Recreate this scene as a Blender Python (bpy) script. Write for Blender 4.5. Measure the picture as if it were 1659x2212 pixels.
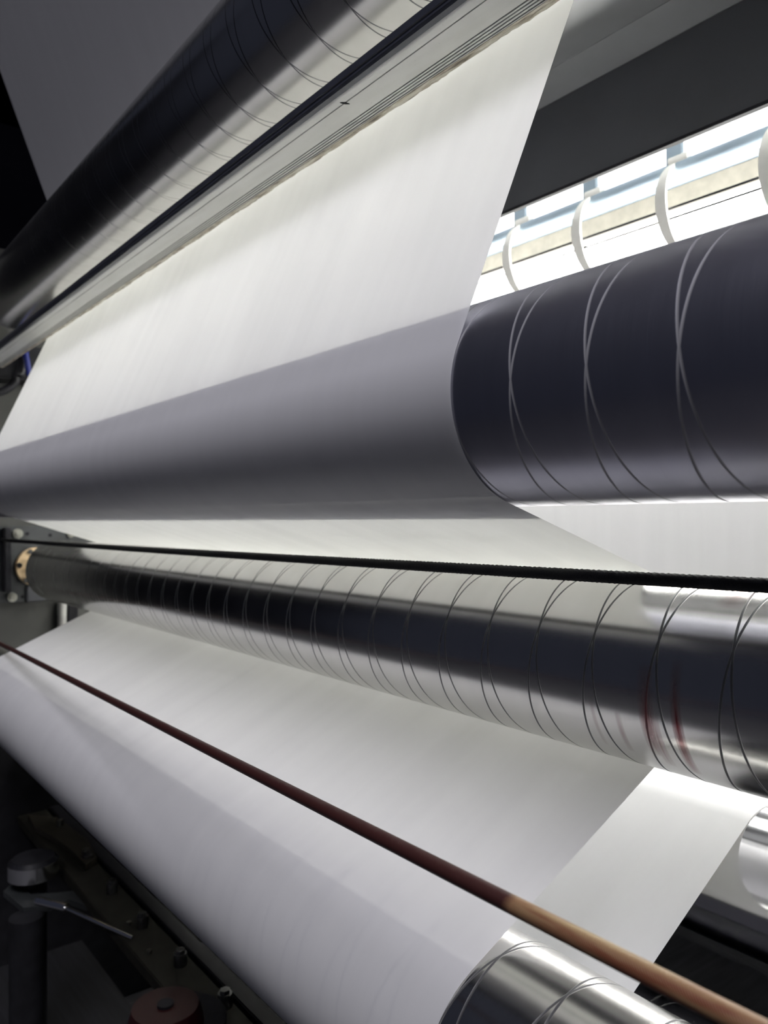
import bpy, bmesh, math, random
from mathutils import Vector, Matrix
random.seed(4)
for o in list(bpy.data.objects): bpy.data.objects.remove(o)
SC = bpy.context.scene
COL = SC.collection
# ------------------------------------------------------------------ camera
# scene units: the cross-section of the press is laid out in units of 0.4 m, lens at x=y=z=0, 1.4 m above floor
S, H = 0.4, 1.4
def V(x, y, z): return Vector((S*x, S*y, S*z + H))
cam = bpy.data.cameras.new('camera'); co = bpy.data.objects.new('camera', cam); COL.objects.link(co)
R_ = Vector((0.61543, 0.78816, -0.00628)); U_ = Vector((0.01020, 0.0, 0.99995)); F_ = Vector((-0.78812, 0.61546, 0.00804))
m = Matrix.Identity(4)
for i in range(3): m[i][0] = R_[i]; m[i][1] = U_[i]; m[i][2] = -F_[i]; m[i][3] = V(0, 0, 0)[i]
co.matrix_world = m
cam.sensor_fit = 'VERTICAL'; cam.sensor_height = 36; cam.sensor_width = 27; cam.lens = 27.667
cam.clip_start = 0.01
cam.dof.use_dof = True; cam.dof.focus_distance = 0.62; cam.dof.aperture_fstop = 9.5
SC.camera = co
# ------------------------------------------------------------------ world, lights, exposure
W = bpy.data.worlds.new('world'); SC.world = W; W.use_nodes = True
W.node_tree.nodes['Background'].inputs[0].default_value = (0.58, 0.64, 0.95, 1)
W.node_tree.nodes['Background'].inputs[1].default_value = 0.036
def area(name, loc, target, sx, sy, power, col):
    l = bpy.data.lights.new(name, 'AREA'); l.shape = 'RECTANGLE'; l.size = sx; l.size_y = sy; l.energy = power; l.color = col
    o = bpy.data.objects.new(name, l); COL.objects.link(o); o.location = loc
    o.rotation_euler = (target - loc).to_track_quat('-Z', 'Y').to_euler(); return o
area('hall_light', V(4.5, -2.5, 12.0), V(-2.4, 1.0, -0.8), 4.2, 2.4, 450, (0.95, 0.93, 1.0))
LAMP = 48.0
SC.view_settings.view_transform = 'Standard'; SC.view_settings.look = 'None'
SC.view_settings.exposure = 0.0; SC.view_settings.gamma = 1.0; SC.view_settings.use_curve_mapping = False
SC.render.film_transparent = False

# ------------------------------------------------------------------ helpers
def new_obj(name, bm, m, parent=None, smooth=False, loc=None):
    me = bpy.data.meshes.new(name); bmesh.ops.recalc_face_normals(bm, faces=bm.faces); bm.to_mesh(me); bm.free()
    o = bpy.data.objects.new(name, me); COL.objects.link(o)
    if m: me.materials.append(m)
    if smooth is not False:
        me.polygons.foreach_set('use_smooth', [True]*len(me.polygons))
        if smooth is not True:
            me.set_sharp_from_angle(angle=math.radians(smooth))
    if parent is not None: o.parent = parent
    if loc is not None: o.location = loc
    return o
def thing(name, label, cat, loc, group=None):
    o = bpy.data.objects.new(name, None); o.empty_display_size = .02; COL.objects.link(o); o.location = loc
    return tag(o, label, cat, group)
def tag(o, label, cat, group=None):
    o['label'] = label; o['category'] = cat
    if group: o['group'] = group
    return o
def box(bm, a, b):                      # a, b opposite corners in metres
    r = bmesh.ops.create_cube(bm, size=1)['verts']
    for v in r: v.co = Vector([(a[i]+b[i])/2 + v.co[i]*abs(b[i]-a[i]) for i in range(3)])
    return r
def bevel(bm, w, seg=2):
    bmesh.ops.bevel(bm, geom=list(bm.edges), offset=w, segments=seg, affect='EDGES', clamp_overlap=True)
def lathe_x(bm, prof, n=96):            # prof: (x, radius), about local x axis
    rings = []
    for x, r in prof:
        rings.append([bm.verts.new((x, r*math.cos(2*math.pi*k/n), r*math.sin(2*math.pi*k/n))) for k in range(n)])
    for a, b in zip(rings, rings[1:]):
        for k in range(n): bm.faces.new((a[k], a[(k+1) % n], b[(k+1) % n], b[k]))
    bm.faces.new(rings[0][::-1]); bm.faces.new(rings[-1])
def cyl(bm, p, q, r, n=24, r2=None):
    p = Vector(p); q = Vector(q); d = q-p
    M = Matrix.Translation((p+q)/2) @ d.to_track_quat('Z', 'Y').to_matrix().to_4x4()
    bmesh.ops.create_cone(bm, cap_ends=True, segments=n, radius1=r, radius2=r if r2 is None else r2, depth=d.length, matrix=M)
def prism_x(bm, prof, x0, x1):          # closed (y,z) profile in metres, extruded along x
    a = [bm.verts.new((x0, y, z)) for y, z in prof]; b = [bm.verts.new((x1, y, z)) for y, z in prof]
    n = len(prof)
    for k in range(n): bm.faces.new((a[k], a[(k+1) % n], b[(k+1) % n], b[k]))
    bm.faces.new(a[::-1]); bm.faces.new(b)
def tube(bm, pts, r, n=12, closed=True):
    rings = []
    for i, p in enumerate(pts):
        t = (pts[min(i+1, len(pts)-1)] - pts[max(i-1, 0)]).normalized()
        u = t.cross(Vector((0, 0, 1)) if abs(t.z) < .9 else Vector((0, 1, 0))).normalized(); w = t.cross(u)
        rr = r[i] if isinstance(r, list) else r
        rings.append([bm.verts.new(p + u*rr*math.cos(2*math.pi*k/n) + w*rr*math.sin(2*math.pi*k/n)) for k in range(n)])
    for a, b in zip(rings, rings[1:]):
        for k in range(n): bm.faces.new((a[k], a[(k+1) % n], b[(k+1) % n], b[k]))
    bm.faces.new(rings[0][::-1]); bm.faces.new(rings[-1])

# ------------------------------------------------------------------ materials
class NT:
    def __init__(s, name):
        s.m = bpy.data.materials.new(name); s.m.use_nodes = True; s.t = s.m.node_tree; s.n = s.t.nodes
        s.bsdf = s.n['Principled BSDF']; s.out = s.n['Material Output']
    def node(s, ty, **kw):
        n = s.n.new(ty)
        for k, v in kw.items(): setattr(n, k, v)
        return n
    def link(s, a, b): s.t.links.new(a, b)
    def math(s, op, a, b=None, c=None, clamp=False):
        n = s.n.new('ShaderNodeMath'); n.operation = op; n.use_clamp = clamp
        for i, v in enumerate((a, b, c)):
            if v is None: continue
            if isinstance(v, (int, float)): n.inputs[i].default_value = v
            else: s.link(v, n.inputs[i])
        return n.outputs[0]
    def coords(s, scale=(1, 1, 1)):
        tc = s.node('ShaderNodeTexCoord'); mp = s.node('ShaderNodeMapping'); mp.inputs['Scale'].default_value = scale
        s.link(tc.outputs['Object'], mp.inputs['Vector']); return mp.outputs[0]
    def noise(s, scale, sc=(1, 1, 1), detail=4, rough=.5):
        n = s.node('ShaderNodeTexNoise'); n.inputs['Scale'].default_value = scale; n.inputs['Detail'].default_value = detail
        n.inputs['Roughness'].default_value = rough; s.link(s.coords(sc), n.inputs['Vector']); return n.outputs['Fac']
    def ramp(s, fac, stops):
        r = s.node('ShaderNodeValToRGB'); s.link(fac, r.inputs[0]); e = r.color_ramp.elements
        while len(e) < len(stops): e.new(.5)
        for el, (p, c) in zip(e, stops): el.position = p; el.color = (*c, 1) if len(c) == 3 else c
        return r.outputs[0]
    def mix(s, fac, a, b):
        n = s.node('ShaderNodeMix', data_type='RGBA')
        for i, v in ((0, fac), (6, a), (7, b)):
            if isinstance(v, (int, float)): n.inputs[i].default_value = v
            elif isinstance(v, tuple): n.inputs[i].default_value = (*v, 1)
            else: s.link(v, n.inputs[i])
        return n.outputs[2]
    def bump(s, h, strength, dist):
        b = s.node('ShaderNodeBump'); b.inputs['Strength'].default_value = strength; b.inputs['Distance'].default_value = dist
        s.link(h, b.inputs['Height']); s.link(b.outputs[0], s.bsdf.inputs['Normal']); return b
    def set(s, **kw):
        for k, v in kw.items():
            i = s.bsdf.inputs[k.replace('_', ' ')]
            if isinstance(v, tuple): i.default_value = (*v, 1)
            elif isinstance(v, (int, float)): i.default_value = v
            else: s.link(v, i)
        return s

def simple(name, col, rough=.5, metal=0, var=.15, nscale=30, sc=(1, 1, 1), bump=0):
    t = NT(name); f = t.noise(nscale, sc)
    c0 = tuple(c*(1-var) for c in col); c1 = tuple(min(1, c*(1+var)) for c in col)
    t.set(Base_Color=t.ramp(f, [(.3, c0), (.7, c1)]), Roughness=rough, Metallic=metal)
    if bump: t.bump(f, .4, bump)
    return t.m

P = .1475*S                                # pitch of the crossing helical grooves
def roller_mat(name, x0, th0, base=(.66, .655, .64), rough=.2, smears=None, grooves=True, gw=.0030, gcol=(.17, .17, .175), grg=.45):
    t = NT(name)
    tc = t.node('ShaderNodeTexCoord'); sp = t.node('ShaderNodeSeparateXYZ'); t.link(tc.outputs['Object'], sp.inputs[0])
    x, y, z = sp.outputs
    th = t.math('ARCTAN2', z, y)
    fine = t.noise(1, (900, 14, 14), 3); broad = t.noise(1, (60, 5, 5), 3)
    blot = t.noise(7, (1, 1, 1), 5)
    r = t.math('ADD', t.math('MULTIPLY', fine, .05), t.math('MULTIPLY', blot, .10))
    r = t.math('ADD', r, rough-.09)
    col = t.mix(t.math('MULTIPLY', broad, .6), tuple(c*.86 for c in base), tuple(min(1, c*1.08) for c in base))
    if grooves:
        ph = t.math('MULTIPLY', t.math('SUBTRACT', th, math.radians(th0)), P/(2*math.pi))
        xs = t.math('SUBTRACT', x, x0)
        g = None
        for op in ('ADD', 'SUBTRACT'):
            q = t.math('DIVIDE', t.math(op, xs, ph), P)
            fr = t.math('ABSOLUTE', t.math('SUBTRACT', t.math('SUBTRACT', q, t.math('FLOOR', t.math('ADD', q, .5))), 0))
            d = t.math('SUBTRACT', 1, t.math('DIVIDE', t.math('MULTIPLY', fr, P), gw*S), clamp=True)
            g = d if g is None else t.math('MAXIMUM', g, d)
        groove_fade = t.node('ShaderNodeMapRange'); t.link(x, groove_fade.inputs[0])      # groove depth and contrast fade towards the far end
        for i, v in enumerate((-4.2*S, -2.0*S, .12, 1.0)): groove_fade.inputs[i+1].default_value = v
        g = t.math('MULTIPLY', g, groove_fade.outputs[0])
        gm = t.math('MINIMUM', t.math('MULTIPLY', g, 2.2, clamp=True), groove_fade.outputs[0])
        col = t.mix(gm, col, gcol)
        r = t.math('ADD', r, t.math('MULTIPLY', gm, grg))
    hh = t.math('MULTIPLY', fine, .02)
    if grooves: hh = t.math('SUBTRACT', hh, t.math('MULTIPLY', g, 1.0))
    if smears:
        nz = t.noise(1, (700, 25, 25), 4)
        tot = None
        for (sx, w, a0, a1, amt) in smears:
            dx = t.math('SUBTRACT', 1, t.math('ABSOLUTE', t.math('DIVIDE', t.math('SUBTRACT', x, sx*S), w*S)), clamp=True)
            dx = t.math('POWER', dx, .6)
            th2 = t.math('MODULO', t.math('ADD', th, 2*math.pi), 2*math.pi)
            am = math.radians((a0+a1)/2); aw = math.radians((a1-a0)/2)
            da = t.math('SUBTRACT', 1, t.math('ABSOLUTE', t.math('DIVIDE', t.math('SUBTRACT', th2, am), aw)), clamp=True)
            da = t.math('POWER', da, .5)
            f = t.math('MULTIPLY', t.math('MULTIPLY', dx, da), amt)
            tot = f if tot is None else t.math('MAXIMUM', tot, f)
        tot = t.math('MULTIPLY', tot, t.math('ADD', t.math('MULTIPLY', nz, 1.1), .35), clamp=True)
        col = t.mix(tot, col, (.20, .012, .018))
        t.set(Metallic=t.math('SUBTRACT', 1, t.math('MULTIPLY', tot, .55)))
    else: t.set(Metallic=1.0)
    t.set(Base_Color=col, Roughness=r)
    b = t.bump(hh, .3, .0006)
    return t.m

def paper_mat():
    t = NT('paper'); t.n.remove(t.bsdf)
    st = t.noise(1, (26, 2.2, 2.2), 4, .55); cl = t.noise(1, (9, 3, 3), 3); fi = t.noise(900, (1, 1, 1), 2)
    f = t.math('ADD', t.math('MULTIPLY', st, .6), t.math('MULTIPLY', cl, .4))
    c_t = t.ramp(f, [(.34, (.80, .80, .76)), (.66, (.93, .93, .885))])
    d = t.node('ShaderNodeBsdfDiffuse'); d.inputs[0].default_value = (.83, .83, .85, 1)
    tr = t.node('ShaderNodeBsdfTranslucent'); t.link(c_t, tr.inputs[0])
    mx = t.node('ShaderNodeMixShader'); mx.inputs[0].default_value = .42
    t.link(d.outputs[0], mx.inputs[1]); t.link(tr.outputs[0], mx.inputs[2])
    g = t.node('ShaderNodeBsdfGlossy'); g.inputs['Roughness'].default_value = .42; g.inputs[0].default_value = (1, 1, 1, 1)
    m2 = t.node('ShaderNodeMixShader'); m2.inputs[0].default_value = .035
    t.link(mx.outputs[0], m2.inputs[1]); t.link(g.outputs[0], m2.inputs[2])
    b = t.node('ShaderNodeBump'); b.inputs['Strength'].default_value = .25; b.inputs['Distance'].default_value = .002
    t.link(t.noise(1, (18, 2.0, 2.0), 2), b.inputs['Height']); t.link(b.outputs[0], d.inputs['Normal']); t.link(b.outputs[0], g.inputs['Normal'])
    t.link(m2.outputs[0], t.out.inputs['Surface']); return t.m

def emit(name, col, strength):
    t = NT(name); t.n.remove(t.bsdf); e = t.node('ShaderNodeEmission'); e.inputs[0].default_value = (*col, 1); e.inputs[1].default_value = strength
    t.link(e.outputs[0], t.out.inputs['Surface']); return t.m

M_paper = paper_mat()
M_steel = simple('journal_steel', (.22, .22, .22), .35, 1, .1, 60)
M_dark = simple('dark_paint', (.028, .03, .034), .55, 0, .3, 12)
M_darkgrey = simple('dark_grey_paint', (.033, .035, .041), .6, 0, .10, 8)
M_hood = simple('grey_hood_paint', (.19, .194, .20), .6, 0, .12, 6)
M_frame = simple('side_frame_paint', (.06, .061, .056), .6, 0, .2, 5)
M_plate = simple('grey_plate', (.030, .033, .034), .5, .2, .2, 20)
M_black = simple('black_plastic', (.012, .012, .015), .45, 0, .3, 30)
M_blackmatt = simple('black_matt', (.01, .01, .012), .8, 0, .3, 30)
M_brass = simple('bronze_ring', (.62, .46, .27), .45, .35, .12, 40)
M_bolt = simple('zinc_bolt', (.24, .24, .21), .35, .9, .15, 80)
M_chrome = simple('chrome', (.8, .8, .8), .12, 1, .05, 30)
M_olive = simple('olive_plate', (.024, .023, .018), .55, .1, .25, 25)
M_red = simple('red_plastic', (.018, .0006, .001), .45, 0, .2, 20)
M_blue = simple('blue_plastic', (.004, .012, .14), .4, 0, .1, 20)
M_white = simple('white_reflector', (.85, .87, .88), .5, 0, .04, 12)
M_acryl = simple('pale_blue_tube', (.17, .215, .26), .9, 0, .05, 12)
M_beige = simple('beige_strip', (.085, .08, .066), .6, 0, .15, 60)
M_clip = simple('white_clip', (.80, .79, .74), .4, 0, .05, 40)
M_floor = simple('floor_dark', (.05, .05, .055), .7, 0, .35, 3, (12, 1, 1), .002)
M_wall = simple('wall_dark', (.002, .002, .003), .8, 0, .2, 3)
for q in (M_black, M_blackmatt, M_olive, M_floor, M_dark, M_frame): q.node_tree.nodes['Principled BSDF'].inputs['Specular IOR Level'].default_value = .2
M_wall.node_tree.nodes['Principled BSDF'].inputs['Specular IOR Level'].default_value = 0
M_tube = emit('lamp_glow', (1.0, .985, .93), LAMP)

def bar_mat():
    t = NT('painted_aluminium')
    n1 = t.noise(9, (1, 6, 6), 5); n2 = t.noise(240, (1, 3, 3), 2)
    c = t.ramp(n1, [(.3, (.78, .78, .75)), (.7, (.88, .88, .86))])
    sp = t.ramp(n2, [(.24, (1, 1, 1)), (.27, (0, 0, 0))])
    t.set(Base_Color=t.mix(t.math('MULTIPLY', sp, .5), c, (.3, .28, .25)), Roughness=.42); return t.m
def tape_mat():
    t = NT('grimy_edge_tape')
    n1 = t.noise(28, (1, 8, 8), 6, .65)
    c = t.ramp(n1, [(.36, (.16, .13, .10)), (.46, (.50, .44, .35)), (.60, (.80, .77, .68)), (.72, (.62, .56, .44))])
    t.set(Base_Color=c, Roughness=.45); t.bump(n1, .6, .0012); return t.m
M_bar, M_tape = bar_mat(), tape_mat()

# ------------------------------------------------------------------ room shell
def shell(name, a, b, m):
    bm = bmesh.new(); box(bm, a, b); o = new_obj(name, bm, m); o['kind'] = 'structure'; return o
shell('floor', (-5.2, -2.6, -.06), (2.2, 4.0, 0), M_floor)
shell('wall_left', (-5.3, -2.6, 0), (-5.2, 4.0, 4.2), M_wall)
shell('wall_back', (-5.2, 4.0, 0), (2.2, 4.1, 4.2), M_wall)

shell('overhead_light_blocker', tuple(V(-9, .12, 4.2)), tuple(V(5.5, 6.5, 4.4)), M_wall)  # added unseen slab, blocks hall light from the top sheet
# ------------------------------------------------------------------ side frame of the press
XF = -6.1
sf = thing('side_frame', 'tall grey painted machine side frame at the far left end of the rollers', 'machine frame', V(XF, 2.1, -3.5))
def local(o, parent):                   # parts are modelled in world metres; keep them there under the parent
    w = parent.location.copy(); p = parent
    while p.parent is not None: p = p.parent; w = p.location.copy()
    o.data.transform(Matrix.Translation(-w)); o.parent = parent; return o
bm = bmesh.new(); box(bm, V(XF-.18, .75, -3.5), V(XF, 3.7, 1.95)); bevel(bm, .004)
local(new_obj('frame_plate', bm, M_frame), sf)
# bearing bracket behind the middle roller
bm = bmesh.new(); box(bm, V(XF-.01, 1.27, -.585), V(XF+.05, 2.1, -.04)); bevel(bm, .003)
br = local(new_obj('bearing_bracket', bm, M_plate), sf)
XB = XF+.05
for (y, z, r) in ((1.394, -.093, .034), (1.357, -.543, .032), (1.76, -.105, .022)):
    bm = bmesh.new(); cyl(bm, V(XB-.005, y, z), V(XB+.035, y, z), r*S, 24); cyl(bm, V(XB+.03, y, z), V(XB+.05, y, z), r*S*.62, 6)
    local(new_obj('bolt', bm, M_bolt, smooth=30), br)
for (y, z) in ((1.463, -.095), (1.62, -.108), (1.43, -.546)):
    bm = bmesh.new(); cyl(bm, V(XB-.005, y, z), V(XB+.004, y, z), .013*S, 16)
    local(new_obj('screw_hole', bm, M_blackmatt, smooth=30), br)
bm = bmesh.new(); box(bm, V(XB, 1.29, -.50), V(XB+.10, 1.335, -.05)); bevel(bm, .003)
local(new_obj('slide_bar', bm, M_black), br)
bm = bmesh.new(); box(bm, V(XB+.001, 1.45, -.585), V(XB+.03, 1.57, -.47)); bevel(bm, .004)
local(new_obj('guard_tab', bm, M_darkgrey), br)
# bearing ring (annulus) on roller axis
RC = (1.517, -.333)
bm = bmesh.new()
n = 64; rings = []
for (x, r) in ((XB, .138), (XB+.03, .138), (XB+.035, .132), (XB+.035, .072), (XB, .070)):
    rings.append([bm.verts.new(V(x, RC[0]+r*math.cos(2*math.pi*k/n), RC[1]+r*math.sin(2*math.pi*k/n))) for k in range(n)])
for a, b in zip(rings, rings[1:]):
    for k in range(n): bm.faces.new((a[k], a[(k+1) % n], b[(k+1) % n], b[k]))
rg = local(new_obj('bearing_ring', bm, M_brass, smooth=30), sf)
for a in (112, 172, 232, 292, 352, 52):
    y = RC[0]+.118*math.cos(math.radians(a)); z = RC[1]+.118*math.sin(math.radians(a))
    bm = bmesh.new(); cyl(bm, V(XB+.03, y, z), V(XB+.052, y, z), .018*S, 16)
    local(new_obj('ring_screw', bm, M_chrome, smooth=30), rg)
# small fittings under the bracket
bm = bmesh.new(); cyl(bm, V(XB+.02, 1.70, -.80), V(XB+.02, 1.70, -.60), .035*S, 20); box(bm, V(XF, 1.68, -.70), V(XB+.02, 1.72, -.62))
local(new_obj('pale_stud', bm, simple('pale_metal', (.35, .35, .33), .5, .3), smooth=30), sf)
bm = bmesh.new(); box(bm, V(XF, 1.73, -.95), V(XB+.06, 1.80, -.60)); box(bm, V(XF, 1.60, -1.0), V(XB+.06, 1.80, -.84)); bevel(bm, .002)
local(new_obj('clamp_block', bm, M_blackmatt), sf)
bm = bmesh.new(); box(bm, V(XF, 1.10, .98), V(XF+.25, 1.75, 1.22)); bevel(bm, .006)
local(new_obj('black_box', bm, M_black), sf)  # plain black box behind the hose

bm = bmesh.new(); box(bm, V(XF, .8, -3.5), V(XF+.35, 2.3, -1.12)); bevel(bm, .006)
local(new_obj('frame_shade_box', bm, M_blackmatt), sf)  # black box stands in for the shade over the lower frame

# ------------------------------------------------------------------ rollers
XL, XR = -5.5, -.33
def roller(name, c, label, m, r=.2, cat='roller', x0=XL, x1=XR, end=XF+.02):
    t = thing(name, label, cat, V(0, c[0], c[1]), 'steel web rollers')
    bm = bmesh.new(); e = .006
    lathe_x(bm, [(x0*S, (r-e)*S), ((x0+e)*S, r*S)] + [((x0 + (x1-x0)*k/8)*S, r*S) for k in range(1, 8)] + [((x1-e)*S, r*S), (x1*S, (r-e)*S)], 192)
    new_obj('barrel', bm, m, t, smooth=30)
    for a, b in ((end, x0), (x1, x1+.22)):
        bm = bmesh.new(); lathe_x(bm, [(a*S, .045*S), ((a+b)/2*S, .045*S), ((a+b)/2*S, .06*S), (b*S, .06*S)], 40)
        new_obj('journal', bm, M_steel, t, smooth=30)
    return t
C1, C2, C3, C4, C5 = (1.232, 1.446), (1.131, .221), (1.517, -.333), (1.051, -.978), (2.02, -.95)
C6, C7, C8 = (1.66, -1.36), (3.0, -.55), (3.4, .85)
roller('guide_roller', C1, 'steel roller with crossing spiral grooves at the top above the aluminium bar', roller_mat('steel_r1', -1.579*S, 241, rough=.26, gcol=(.13, .13, .14), grg=.08, gw=.0026))
roller('guide_roller', C2, 'large dark roller behind the grey wrap of paper, bare end at right', roller_mat('steel_r2', -.715*S, 180, base=(.40, .40, .47), rough=.38, gcol=(.42, .42, .44)))
roller('guide_roller', C3, 'shiny grooved steel roller under the black rope with red ink smears', roller_mat('steel_r3', -1.013*S, 151.5, rough=.23,
       smears=[(-.882, .018, 165, 222, .85), (-.868, .012, 190, 230, .5), (-.818, .012, 160, 232, 1.0), (-.95, .008, 195, 225, .4), (-1.01, .006, 190, 225, .3), (-.76, .03, 100, 126, .5)]))
roller('guide_roller', C4, 'grooved steel roller end emerging from paper at the bottom edge', roller_mat('steel_r4', -.836*S, 97, rough=.2))
roller('guide_roller', C5, 'smooth chrome roller at lower right under the paper edge', roller_mat('steel_r5', 0, 0, rough=.13, grooves=False, base=(.7, .7, .72)))
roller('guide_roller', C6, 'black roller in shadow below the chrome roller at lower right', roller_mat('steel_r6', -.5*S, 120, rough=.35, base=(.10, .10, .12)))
roller('guide_roller', C7, 'far steel roller hidden behind the red smeared roller', roller_mat('steel_r7', 0, 0, rough=.25, grooves=False))
roller('guide_roller', C8, 'far steel roller behind the lamp housing', roller_mat('steel_r8', 0, 0, rough=.25, grooves=False))

# ------------------------------------------------------------------ paper web: one continuous sheet through all rollers
def internal_tangent(ca, cb, r, right_first):
    # tangent touching circle a on one side and b on the other; returns contact angles
    dx, dy = cb[0]-ca[0], cb[1]-ca[1]; D = math.hypot(dx, dy); base = math.atan2(dy, dx); off = math.acos(min(1, 2*r/D))
    a = base + off if right_first else base - off
    return a, a+math.pi
RW = .2 + .0025
def arc(c, a0, a1, n=28):
    return [(c[0]+RW*math.cos(a0+(a1-a0)*k/n), c[1]+RW*math.sin(a0+(a1-a0)*k/n)) for k in range(n+1)]
def unwrap(a0, a1, ccw):
    while ccw and a1 < a0: a1 += 2*math.pi
    while ccw and a1 > a0+2*math.pi: a1 -= 2*math.pi
    while not ccw and a1 > a0: a1 -= 2*math.pi
    while not ccw and a1 < a0-2*math.pi: a1 += 2*math.pi
    return a1
seq = [(C1, False), (C2, True), (C3, False), (C4, True), (C5, False), (C7, True), (C8, False)]
a_in = math.atan2(.347, .938)
path = []
pt = (C1[0]+RW*math.cos(a_in), C1[1]+RW*math.sin(a_in)); d = (-math.sin(a_in), math.cos(a_in))
for k in range(12, 0, -1): path.append((pt[0]+d[0]*.2*k, pt[1]+d[1]*.2*k))
for i, (c, ccw) in enumerate(seq):
    if i+1 < len(seq):
        nc = seq[i+1][0]
        best = None
        for rf in (True, False):
            a, b = internal_tangent(c, nc, RW, rf)
            p = (c[0]+RW*math.cos(a), c[1]+RW*math.sin(a)); q = (nc[0]+RW*math.cos(b), nc[1]+RW*math.sin(b))
            t = (q[0]-p[0], q[1]-p[1]); tang = (-math.sin(a), math.cos(a)) if ccw else (math.sin(a), -math.cos(a))
            if t[0]*tang[0]+t[1]*tang[1] > 0: best = (a, b, p, q)
        a, b, p, q = best
        path += arc(c, a_in, unwrap(a_in, a, ccw))
        for k in range(1, 12): path.append((p[0]+(q[0]-p[0])*k/12, p[1]+(q[1]-p[1])*k/12))
        a_in = b
    else:
        path += arc(c, a_in, unwrap(a_in, math.radians(60), ccw), 20)
        p = path[-1]
        for k in range(1, 6): path.append((p[0]+.15*k*math.cos(math.radians(-30)), p[1]+.15*k*math.sin(math.radians(-30))))
WL, WR = -4.85, -1.0
bm = bmesh.new(); NX = 24; prev = None
for (y, z) in path:
    row = [bm.verts.new(V(WL+(WR-WL)*i/NX, y, z)) for i in range(NX+1)]
    if prev:
        for i in range(NX): bm.faces.new((prev[i], prev[i+1], row[i+1], row[i]))
    prev = row
web = new_obj('paper_web', bm, M_paper, smooth=True)
tag(web, 'continuous wide white paper sheet threaded around all the rollers', 'paper')

# ------------------------------------------------------------------ aluminium guard bar with dark trim
MX = -1.614
gb = thing('guard_bar', 'pale aluminium extrusion bar with four thin slots below the top roller', 'metal bar', V(-3, 1.18, 1.05))
def yz(l): return [(S*y, S*z+H) for y, z in l]
zb = 1.05; prof = []
prof += [(1.262, zb+.03), (1.262, zb+.004), (1.246, zb)]
for y0 in (1.2425, 1.2335, 1.2245, 1.2155):            # four slots
    prof += [(y0, zb), (y0-.0003, zb+.022), (y0-.0039, zb+.022), (y0-.0042, zb)]
prof += [(1.1475, zb), (1.1472, zb+.02), (1.1445, zb+.02), (1.1442, zb)]
for k in range(9):
    a = math.radians(270 - 90*k/8); prof.append((1.127+.012*math.cos(a), zb+.012+.012*math.sin(a)))
prof += [(1.115, zb+.03)]
bm = bmesh.new(); prism_x(bm, yz(prof), XF*S, .35*S)
local(new_obj('bar_body', bm, M_bar, smooth=25), gb)
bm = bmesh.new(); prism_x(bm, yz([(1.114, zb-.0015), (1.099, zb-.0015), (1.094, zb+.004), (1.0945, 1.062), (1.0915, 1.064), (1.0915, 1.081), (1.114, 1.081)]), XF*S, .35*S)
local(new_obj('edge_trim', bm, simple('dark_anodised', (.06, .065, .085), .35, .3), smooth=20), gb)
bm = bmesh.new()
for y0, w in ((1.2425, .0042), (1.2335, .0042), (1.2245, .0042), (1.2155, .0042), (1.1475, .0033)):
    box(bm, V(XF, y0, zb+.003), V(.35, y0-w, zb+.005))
local(new_obj('slot_shade', bm, M_black), gb)  # black strips stand in for the shade inside the slots
# grimy ragged tape lip
bm = bmesh.new(); N = 420; prev = None
for i in range(N+1):
    x = XF + (.35-XF)*i/N
    w = 1.2625 + random.choice([0, 0, 0, .001, -.0015]) + .0012*math.sin(i*.7)+.0015*math.sin(i*.23+1)
    a = bm.verts.new(V(x, 1.2455, zb-.0012)); b = bm.verts.new(V(x, w, zb-.0018)); c = bm.verts.new(V(x, w, zb+.0012)); e = bm.verts.new(V(x, 1.2455, zb+.0005))
    if prev:
        for k in range(4): bm.faces.new((prev[k], prev[(k+1) % 4], (a, b, c, e)[(k+1) % 4], (a, b, c, e)[k]))
    prev = (a, b, c, e)
tp = local(new_obj('edge_tape', bm, M_tape), gb); tp['label'] = 'grimy ragged tape along lower edge'
bm = bmesh.new()
for k in range(9):
    u = (k-4)/4; w = .0035*(1-u*u)+.0008
    box(bm, V(MX-.004-w+.004*u, 1.146+u*.0105-.0015, zb-.001), V(MX-.004+w+.004*u, 1.146+u*.0105+.0015, zb+.0008))
im = local(new_obj('ink_mark', bm, M_blackmatt), gb)

# ------------------------------------------------------------------ dark cross beam and grey hood behind the web
bb = thing('cross_beam', 'wide dark grey cross beam above the bright lamp at upper right', 'beam', V(-3, 2.44, 1.26))
bm = bmesh.new(); prism_x(bm, yz([(2.40, 1.262), (2.40, 1.615), (2.415, 1.615), (2.415, 1.262)]), XF*S, .5*S)
bevel(bm, .001); local(new_obj('beam_face', bm, M_darkgrey), bb)
bm = bmesh.new(); prism_x(bm, yz([(2.395, 1.256), (2.395, 1.268), (2.417, 1.268), (2.417, 1.256)]), XF*S, .5*S)
local(new_obj('edge_seal', bm, M_blackmatt), bb)
hd = thing('hood_panel', 'mid grey sloping hood panel above the dark cross beam', 'panel', V(-3, 2.4, 1.62))
bm = bmesh.new(); prism_x(bm, yz([(2.47, 1.616), (2.40, 1.616), (2.235, 1.625), (2.235, 1.66), (2.47, 1.66)]), XF*S, .5*S)
local(new_obj('lower_panel', bm, M_hood), hd)
bm = bmesh.new(); prism_x(bm, yz([(2.232, 1.625), (1.56, 1.45), (1.56, 1.47), (2.232, 1.655)]), XF*S, .5*S)
local(new_obj('upper_panel', bm, M_hood), hd)

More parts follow.
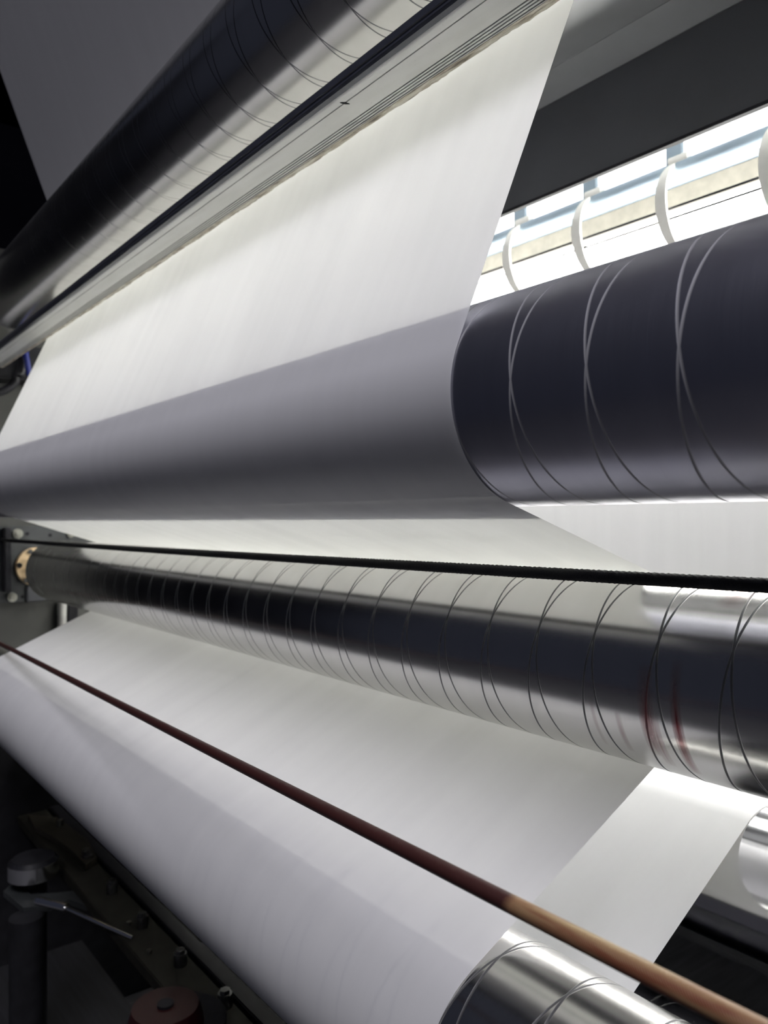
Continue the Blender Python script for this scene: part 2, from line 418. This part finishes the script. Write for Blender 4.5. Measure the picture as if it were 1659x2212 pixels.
# ------------------------------------------------------------------ lamp behind the web
lf = thing('lamp_fixture', 'long glowing white lamp with curved clips behind the paper', 'light', V(-3, 2.7, 1.3))
bm = bmesh.new()
prism_x(bm, yz([(2.43, 1.41), (2.96, 1.42), (2.99, .72), (2.97, .72), (2.94, 1.39), (2.43, 1.38)]), XF*S, .5*S)
local(new_obj('reflector', bm, M_white), lf)
bm = bmesh.new(); prism_x(bm, yz([(2.925, 1.26), (2.93, 1.26), (2.925, 1.345), (2.92, 1.345)]), XF*S, .5*S)
local(new_obj('beige_strip', bm, M_beige), lf)
bm = bmesh.new(); prism_x(bm, yz([(2.918, 1.35), (2.93, 1.35), (2.93, 1.373), (2.918, 1.373)]), XF*S, .5*S)
local(new_obj('blue_strip', bm, M_acryl), lf)
for (y, z) in ((2.54, 1.102), (2.545, 1.067)):
    bm = bmesh.new(); cyl(bm, V(XF, y, z), V(.5, y, z), .0045*S, 8)
    local(new_obj('wire', bm, M_black, smooth=30), lf)
bm = bmesh.new(); cyl(bm, V(XF, 2.62, 1.268), V(.5, 2.62, 1.268), .029*S, 32)
local(new_obj('support_tube', bm, M_acryl, smooth=30), lf)
for k in range(3):
    x0 = -5.9+k*1.95
    bm = bmesh.new(); cyl(bm, V(x0, 2.66, 1.08), V(x0+1.88, 2.66, 1.08), .05*S, 32)
    t_ = local(new_obj('lamp_tube', bm, M_tube, smooth=30), lf)
    bm = bmesh.new(); cyl(bm, V(x0-.03, 2.66, 1.08), V(x0+.0, 2.66, 1.08), .052*S, 32)
    local(new_obj('tube_cap', bm, M_clip, smooth=30), lf)
lb = thing('added_fill_lamp', 'added unseen fill tube low behind the red smeared roller', 'light', V(-3, 2.6, -.42))  # added unseen fill light to brighten the lower sheets
M_tube2 = emit('fill_lamp_glow', (1.0, .985, .94), 34.0)
for k in range(3):
    x0 = -5.9+k*1.95
    bm = bmesh.new(); cyl(bm, V(x0, 2.6, -.42), V(x0+1.88, 2.6, -.42), .04*S, 24)
    local(new_obj('lamp_tube', bm, M_tube2, smooth=30), lb)
    bm = bmesh.new(); cyl(bm, V(x0-.05, 2.6, -.42), V(x0, 2.6, -.42), .042*S, 24)
    local(new_obj('tube_cap', bm, M_clip, smooth=30), lb)
bm = bmesh.new(); prism_x(bm, yz([(2.40, -.345), (2.76, -.345), (2.80, -.62), (2.79, -.62), (2.75, -.355), (2.40, -.355)]), XF*S, .1*S)
local(new_obj('fill_shield', bm, M_darkgrey), lb)  # added plate, keeps the fill light off the upper sheet
x = -1.2255+.375
while x > -6.0:
    bm = bmesh.new(); prev = None; Cc = (2.69, 1.135)
    for k in range(25):
        a = math.radians(112 + (265-112)*k/24); ro = .178; ri = .168
        w = .009 + .012*math.sin(math.pi*k/24)
        pts = [V(x-w, Cc[0]+ro*math.cos(a), Cc[1]+ro*math.sin(a)), V(x+w, Cc[0]+ro*math.cos(a), Cc[1]+ro*math.sin(a)),
               V(x+w, Cc[0]+ri*math.cos(a), Cc[1]+ri*math.sin(a)), V(x-w, Cc[0]+ri*math.cos(a), Cc[1]+ri*math.sin(a))]
        cur = [bm.verts.new(p) for p in pts]
        if prev:
            for j in range(4): bm.faces.new((prev[j], prev[(j+1) % 4], cur[(j+1) % 4], cur[j]))
        else: bm.faces.new(cur)
        prev = cur
    bm.faces.new(prev[::-1])
    cyl(bm, V(x-.02, 2.612, 1.300), V(x+.055, 2.612, 1.300), .018*S, 16)
    local(new_obj('curved_clip', bm, M_clip, smooth=40), lf)
    bm = bmesh.new(); box(bm, V(x-.03, 2.60, 1.29), V(x+.03, 2.62, 1.39))
    local(new_obj('hanger_tab', bm, M_acryl), lf)
    x -= .375

# ------------------------------------------------------------------ rope and cord in front
def sagged(a, b, sag, n): return [a.lerp(b, k/n) - Vector((0, 0, sag*4*(k/n)*(1-k/n))) for k in range(n+1)]
A = Vector((-6.04, 1.2885, -.1345)); B = Vector((-.30, 1.275, -.1105))
def strand_rope(name, a, b, r, sag, m, lay=.035, n=900, k=3, bulge=.14):
    pts = sagged(a, b, sag, n); bm = bmesh.new(); prev = None; nn = 20
    L = (b-a).length
    t = (b-a).normalized(); u = t.cross(Vector((0, 0, 1))).normalized(); w = t.cross(u)
    for i, p in enumerate(pts):
        s = L*i/n; ring = []
        for j in range(nn):
            th = 2*math.pi*j/nn
            rr = r*(1-bulge+bulge*abs(math.sin(k*th/2*2 + 2*math.pi*s/lay)*math.cos(k*th - 2*math.pi*s/lay)))
            ring.append(bm.verts.new(p + u*rr*math.cos(th) + w*rr*math.sin(th)))
        if prev:
            for j in range(nn): bm.faces.new((prev[j], prev[(j+1) % nn], ring[(j+1) % nn], ring[j]))
        else: bm.faces.new(ring[::-1])
        prev = ring
    bm.faces.new(prev); return new_obj(name, bm, m, smooth=True)
M_rope = simple('black_braid', (.011, .011, .013), .85, 0, .5, 900, (1, 2, 2), .0008)
rope = strand_rope('black_rope', V(*A), V(*B), .0142*S, .006*S, M_rope, lay=.011, n=1400, k=4, bulge=.22)
tag(rope, 'black braided rope stretched across in front of the middle roller', 'rope')

def cord_mat():
    t = NT('maroon_cord')
    tc = t.node('ShaderNodeTexCoord'); sp = t.node('ShaderNodeSeparateXYZ'); t.link(tc.outputs['Object'], sp.inputs[0])
    wv = t.node('ShaderNodeTexWave'); wv.inputs['Scale'].default_value = 330; wv.inputs['Distortion'].default_value = .6
    mp = t.coords((1, 1, 1.0)); mpn = mp.node; mpn.inputs['Rotation'].default_value = (0, .9, 0); t.link(mp, wv.inputs['Vector'])
    n = t.noise(25, (1, 3, 3), 4)
    red = t.mix(wv.outputs['Fac'], (.028, .007, .007), (.055, .015, .012))
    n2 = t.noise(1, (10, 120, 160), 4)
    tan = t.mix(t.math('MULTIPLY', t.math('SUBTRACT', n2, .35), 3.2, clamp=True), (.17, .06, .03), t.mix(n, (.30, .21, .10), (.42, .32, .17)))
    # tan nearer length, starting at a noise-broken boundary
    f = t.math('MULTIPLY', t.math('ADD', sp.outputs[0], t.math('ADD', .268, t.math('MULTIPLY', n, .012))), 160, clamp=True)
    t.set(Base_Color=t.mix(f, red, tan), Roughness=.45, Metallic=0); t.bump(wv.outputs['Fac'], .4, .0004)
    return t.m
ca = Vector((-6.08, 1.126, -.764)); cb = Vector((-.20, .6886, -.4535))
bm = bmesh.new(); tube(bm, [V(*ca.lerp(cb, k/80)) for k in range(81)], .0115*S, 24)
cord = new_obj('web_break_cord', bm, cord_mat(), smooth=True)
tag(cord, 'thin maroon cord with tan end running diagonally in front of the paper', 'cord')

# hose and blue connector at far left
bm = bmesh.new(); hp = []
for k in range(25):
    a = math.radians(-100 + 150*k/24); hp.append(V(XF+.30, 1.16+.24*math.cos(a)*.9, 1.10+.24*math.sin(a)))
tube(bm, hp, .028*S, 14)
hs = new_obj('air_hose', bm, M_black, smooth=True); tag(hs, 'curved black hose beside the far left edge of the paper', 'hose')
bm = bmesh.new(); cyl(bm, V(XF+.38, 1.37, 1.17), V(XF+.38, 1.40, .99), .02*S, 20); cyl(bm, V(XF+.20, 1.37, 1.17), V(XF+.38, 1.37, 1.17), .012*S, 12)
bl = new_obj('hose_fitting', bm, M_blue, smooth=30); tag(bl, 'small blue plastic fitting next to the black hose', 'fitting')

# ------------------------------------------------------------------ machinery in the shade at lower left
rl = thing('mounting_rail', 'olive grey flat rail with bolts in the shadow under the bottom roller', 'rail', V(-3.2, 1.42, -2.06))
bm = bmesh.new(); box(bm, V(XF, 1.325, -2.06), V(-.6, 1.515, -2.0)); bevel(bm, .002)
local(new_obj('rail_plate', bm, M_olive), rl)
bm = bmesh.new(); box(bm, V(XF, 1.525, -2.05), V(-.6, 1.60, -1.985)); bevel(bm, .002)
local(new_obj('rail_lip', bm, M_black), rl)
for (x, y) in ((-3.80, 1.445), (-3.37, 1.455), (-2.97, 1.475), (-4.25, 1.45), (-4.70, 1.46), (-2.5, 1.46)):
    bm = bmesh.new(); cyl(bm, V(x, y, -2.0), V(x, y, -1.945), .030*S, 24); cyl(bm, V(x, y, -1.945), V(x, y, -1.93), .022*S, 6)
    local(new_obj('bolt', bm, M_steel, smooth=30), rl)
for (x, y) in ((-3.86, 1.40), (-3.55, 1.38)):
    bm = bmesh.new(); cyl(bm, V(x, y, -2.0), V(x, y, -1.985), .012*S, 16)
    local(new_obj('screw', bm, M_bolt, smooth=30), rl)
# red knob
kb = thing('hand_knob', 'dark red round knob with black collar at the bottom edge', 'knob', V(-2.8, 1.15, -2.9))
bm = bmesh.new(); cyl(bm, V(-2.80, 1.19, -1.915), V(-2.80, 1.19, -1.86), .185*S, 48); bevel(bm, .001, 1)
local(new_obj('collar', bm, M_black, smooth=30), kb)
bm = bmesh.new(); cyl(bm, V(-2.80, 1.15, -1.86), V(-2.80, 1.15, -1.79), .14*S, 48, .12*S)
local(new_obj('cap', bm, M_red, smooth=30), kb)
bm = bmesh.new(); cyl(bm, V(-2.80, 1.15, -1.79), V(-2.80, 1.15, -1.78), .03*S, 24)
local(new_obj('cap_screw', bm, M_black, smooth=30), kb)
bm = bmesh.new(); cyl(bm, V(-2.80, 1.15, -2.9), V(-2.80, 1.15, -1.9), .06*S, 24)
local(new_obj('stem', bm, M_black, smooth=30), kb)
# chrome collar assembly
ch = thing('chrome_adjuster', 'black domed adjuster with a shiny chrome rim at lower left', 'adjuster', V(-4.72, 1.17, -2.9))
zc = -1.94
bm = bmesh.new(); cyl(bm, V(-4.72, 1.17, zc-.05), V(-4.72, 1.17, zc+.03), .135*S, 64); local(new_obj('chrome_rim', bm, M_chrome, smooth=30), ch)
bm = bmesh.new(); cyl(bm, V(-4.72, 1.17, zc+.03), V(-4.72, 1.17, zc+.05), .13*S, 48, .11*S); local(new_obj('dome', bm, M_black, smooth=30), ch)
bm = bmesh.new(); cyl(bm, V(-4.72, 1.17, -2.9), V(-4.72, 1.17, zc-.05), .07*S, 32); local(new_obj('post', bm, M_black, smooth=30), ch)
# cranked bracket plate
bm = bmesh.new()
pl = [(-4.85, 1.10), (-4.62, 1.13), (-4.55, 1.24), (-4.50, 1.36), (-4.34, 1.40), (-4.30, 1.33), (-4.42, 1.28), (-4.42, 1.17), (-4.48, 1.06), (-4.75, 1.02)]
a = [bm.verts.new(V(x, y, -2.08)) for x, y in pl]; b = [bm.verts.new(V(x, y, -2.05)) for x, y in pl]
for k in range(len(pl)): bm.faces.new((a[k], a[(k+1) % len(pl)], b[(k+1) % len(pl)], b[k]))
bm.faces.new(a[::-1]); bm.faces.new(b)
bk = new_obj('cranked_bracket', bm, M_plate); tag(bk, 'dark grey cranked bracket plate below the chrome rimmed adjuster', 'bracket')
# tan link plates up the rail
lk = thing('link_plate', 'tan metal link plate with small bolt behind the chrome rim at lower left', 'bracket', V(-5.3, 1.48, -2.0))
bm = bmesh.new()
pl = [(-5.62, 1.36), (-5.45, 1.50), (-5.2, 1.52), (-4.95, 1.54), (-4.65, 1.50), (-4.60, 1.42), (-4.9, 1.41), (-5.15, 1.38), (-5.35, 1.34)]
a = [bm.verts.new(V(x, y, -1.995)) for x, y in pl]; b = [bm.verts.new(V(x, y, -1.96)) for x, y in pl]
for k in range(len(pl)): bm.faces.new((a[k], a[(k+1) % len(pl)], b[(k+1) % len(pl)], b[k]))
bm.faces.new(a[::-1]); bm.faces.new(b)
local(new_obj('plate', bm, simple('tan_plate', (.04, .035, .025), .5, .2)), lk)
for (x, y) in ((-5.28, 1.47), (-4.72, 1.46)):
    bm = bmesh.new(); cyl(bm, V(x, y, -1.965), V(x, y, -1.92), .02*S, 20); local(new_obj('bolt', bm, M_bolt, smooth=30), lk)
# steel pin and black post
bm = bmesh.new(); cyl(bm, V(-4.36, 1.10, -1.98), V(-4.20, 1.20, -1.985), .022*S, 24); cyl(bm, V(-4.22, 1.19, -1.985), V(-3.70, 1.36, -1.985), .010*S, 16)
pn = new_obj('lever_rod', bm, M_chrome, smooth=30); tag(pn, 'thin lever rod with shiny steel tip at lower left', 'rod')
bm = bmesh.new(); cyl(bm, V(-4.42, 1.06, -2.9), V(-4.42, 1.06, -2.07), .085*S, 32)
bp = new_obj('black_post', bm, M_blackmatt, smooth=30); tag(bp, 'black round post standing below the cranked bracket', 'post')
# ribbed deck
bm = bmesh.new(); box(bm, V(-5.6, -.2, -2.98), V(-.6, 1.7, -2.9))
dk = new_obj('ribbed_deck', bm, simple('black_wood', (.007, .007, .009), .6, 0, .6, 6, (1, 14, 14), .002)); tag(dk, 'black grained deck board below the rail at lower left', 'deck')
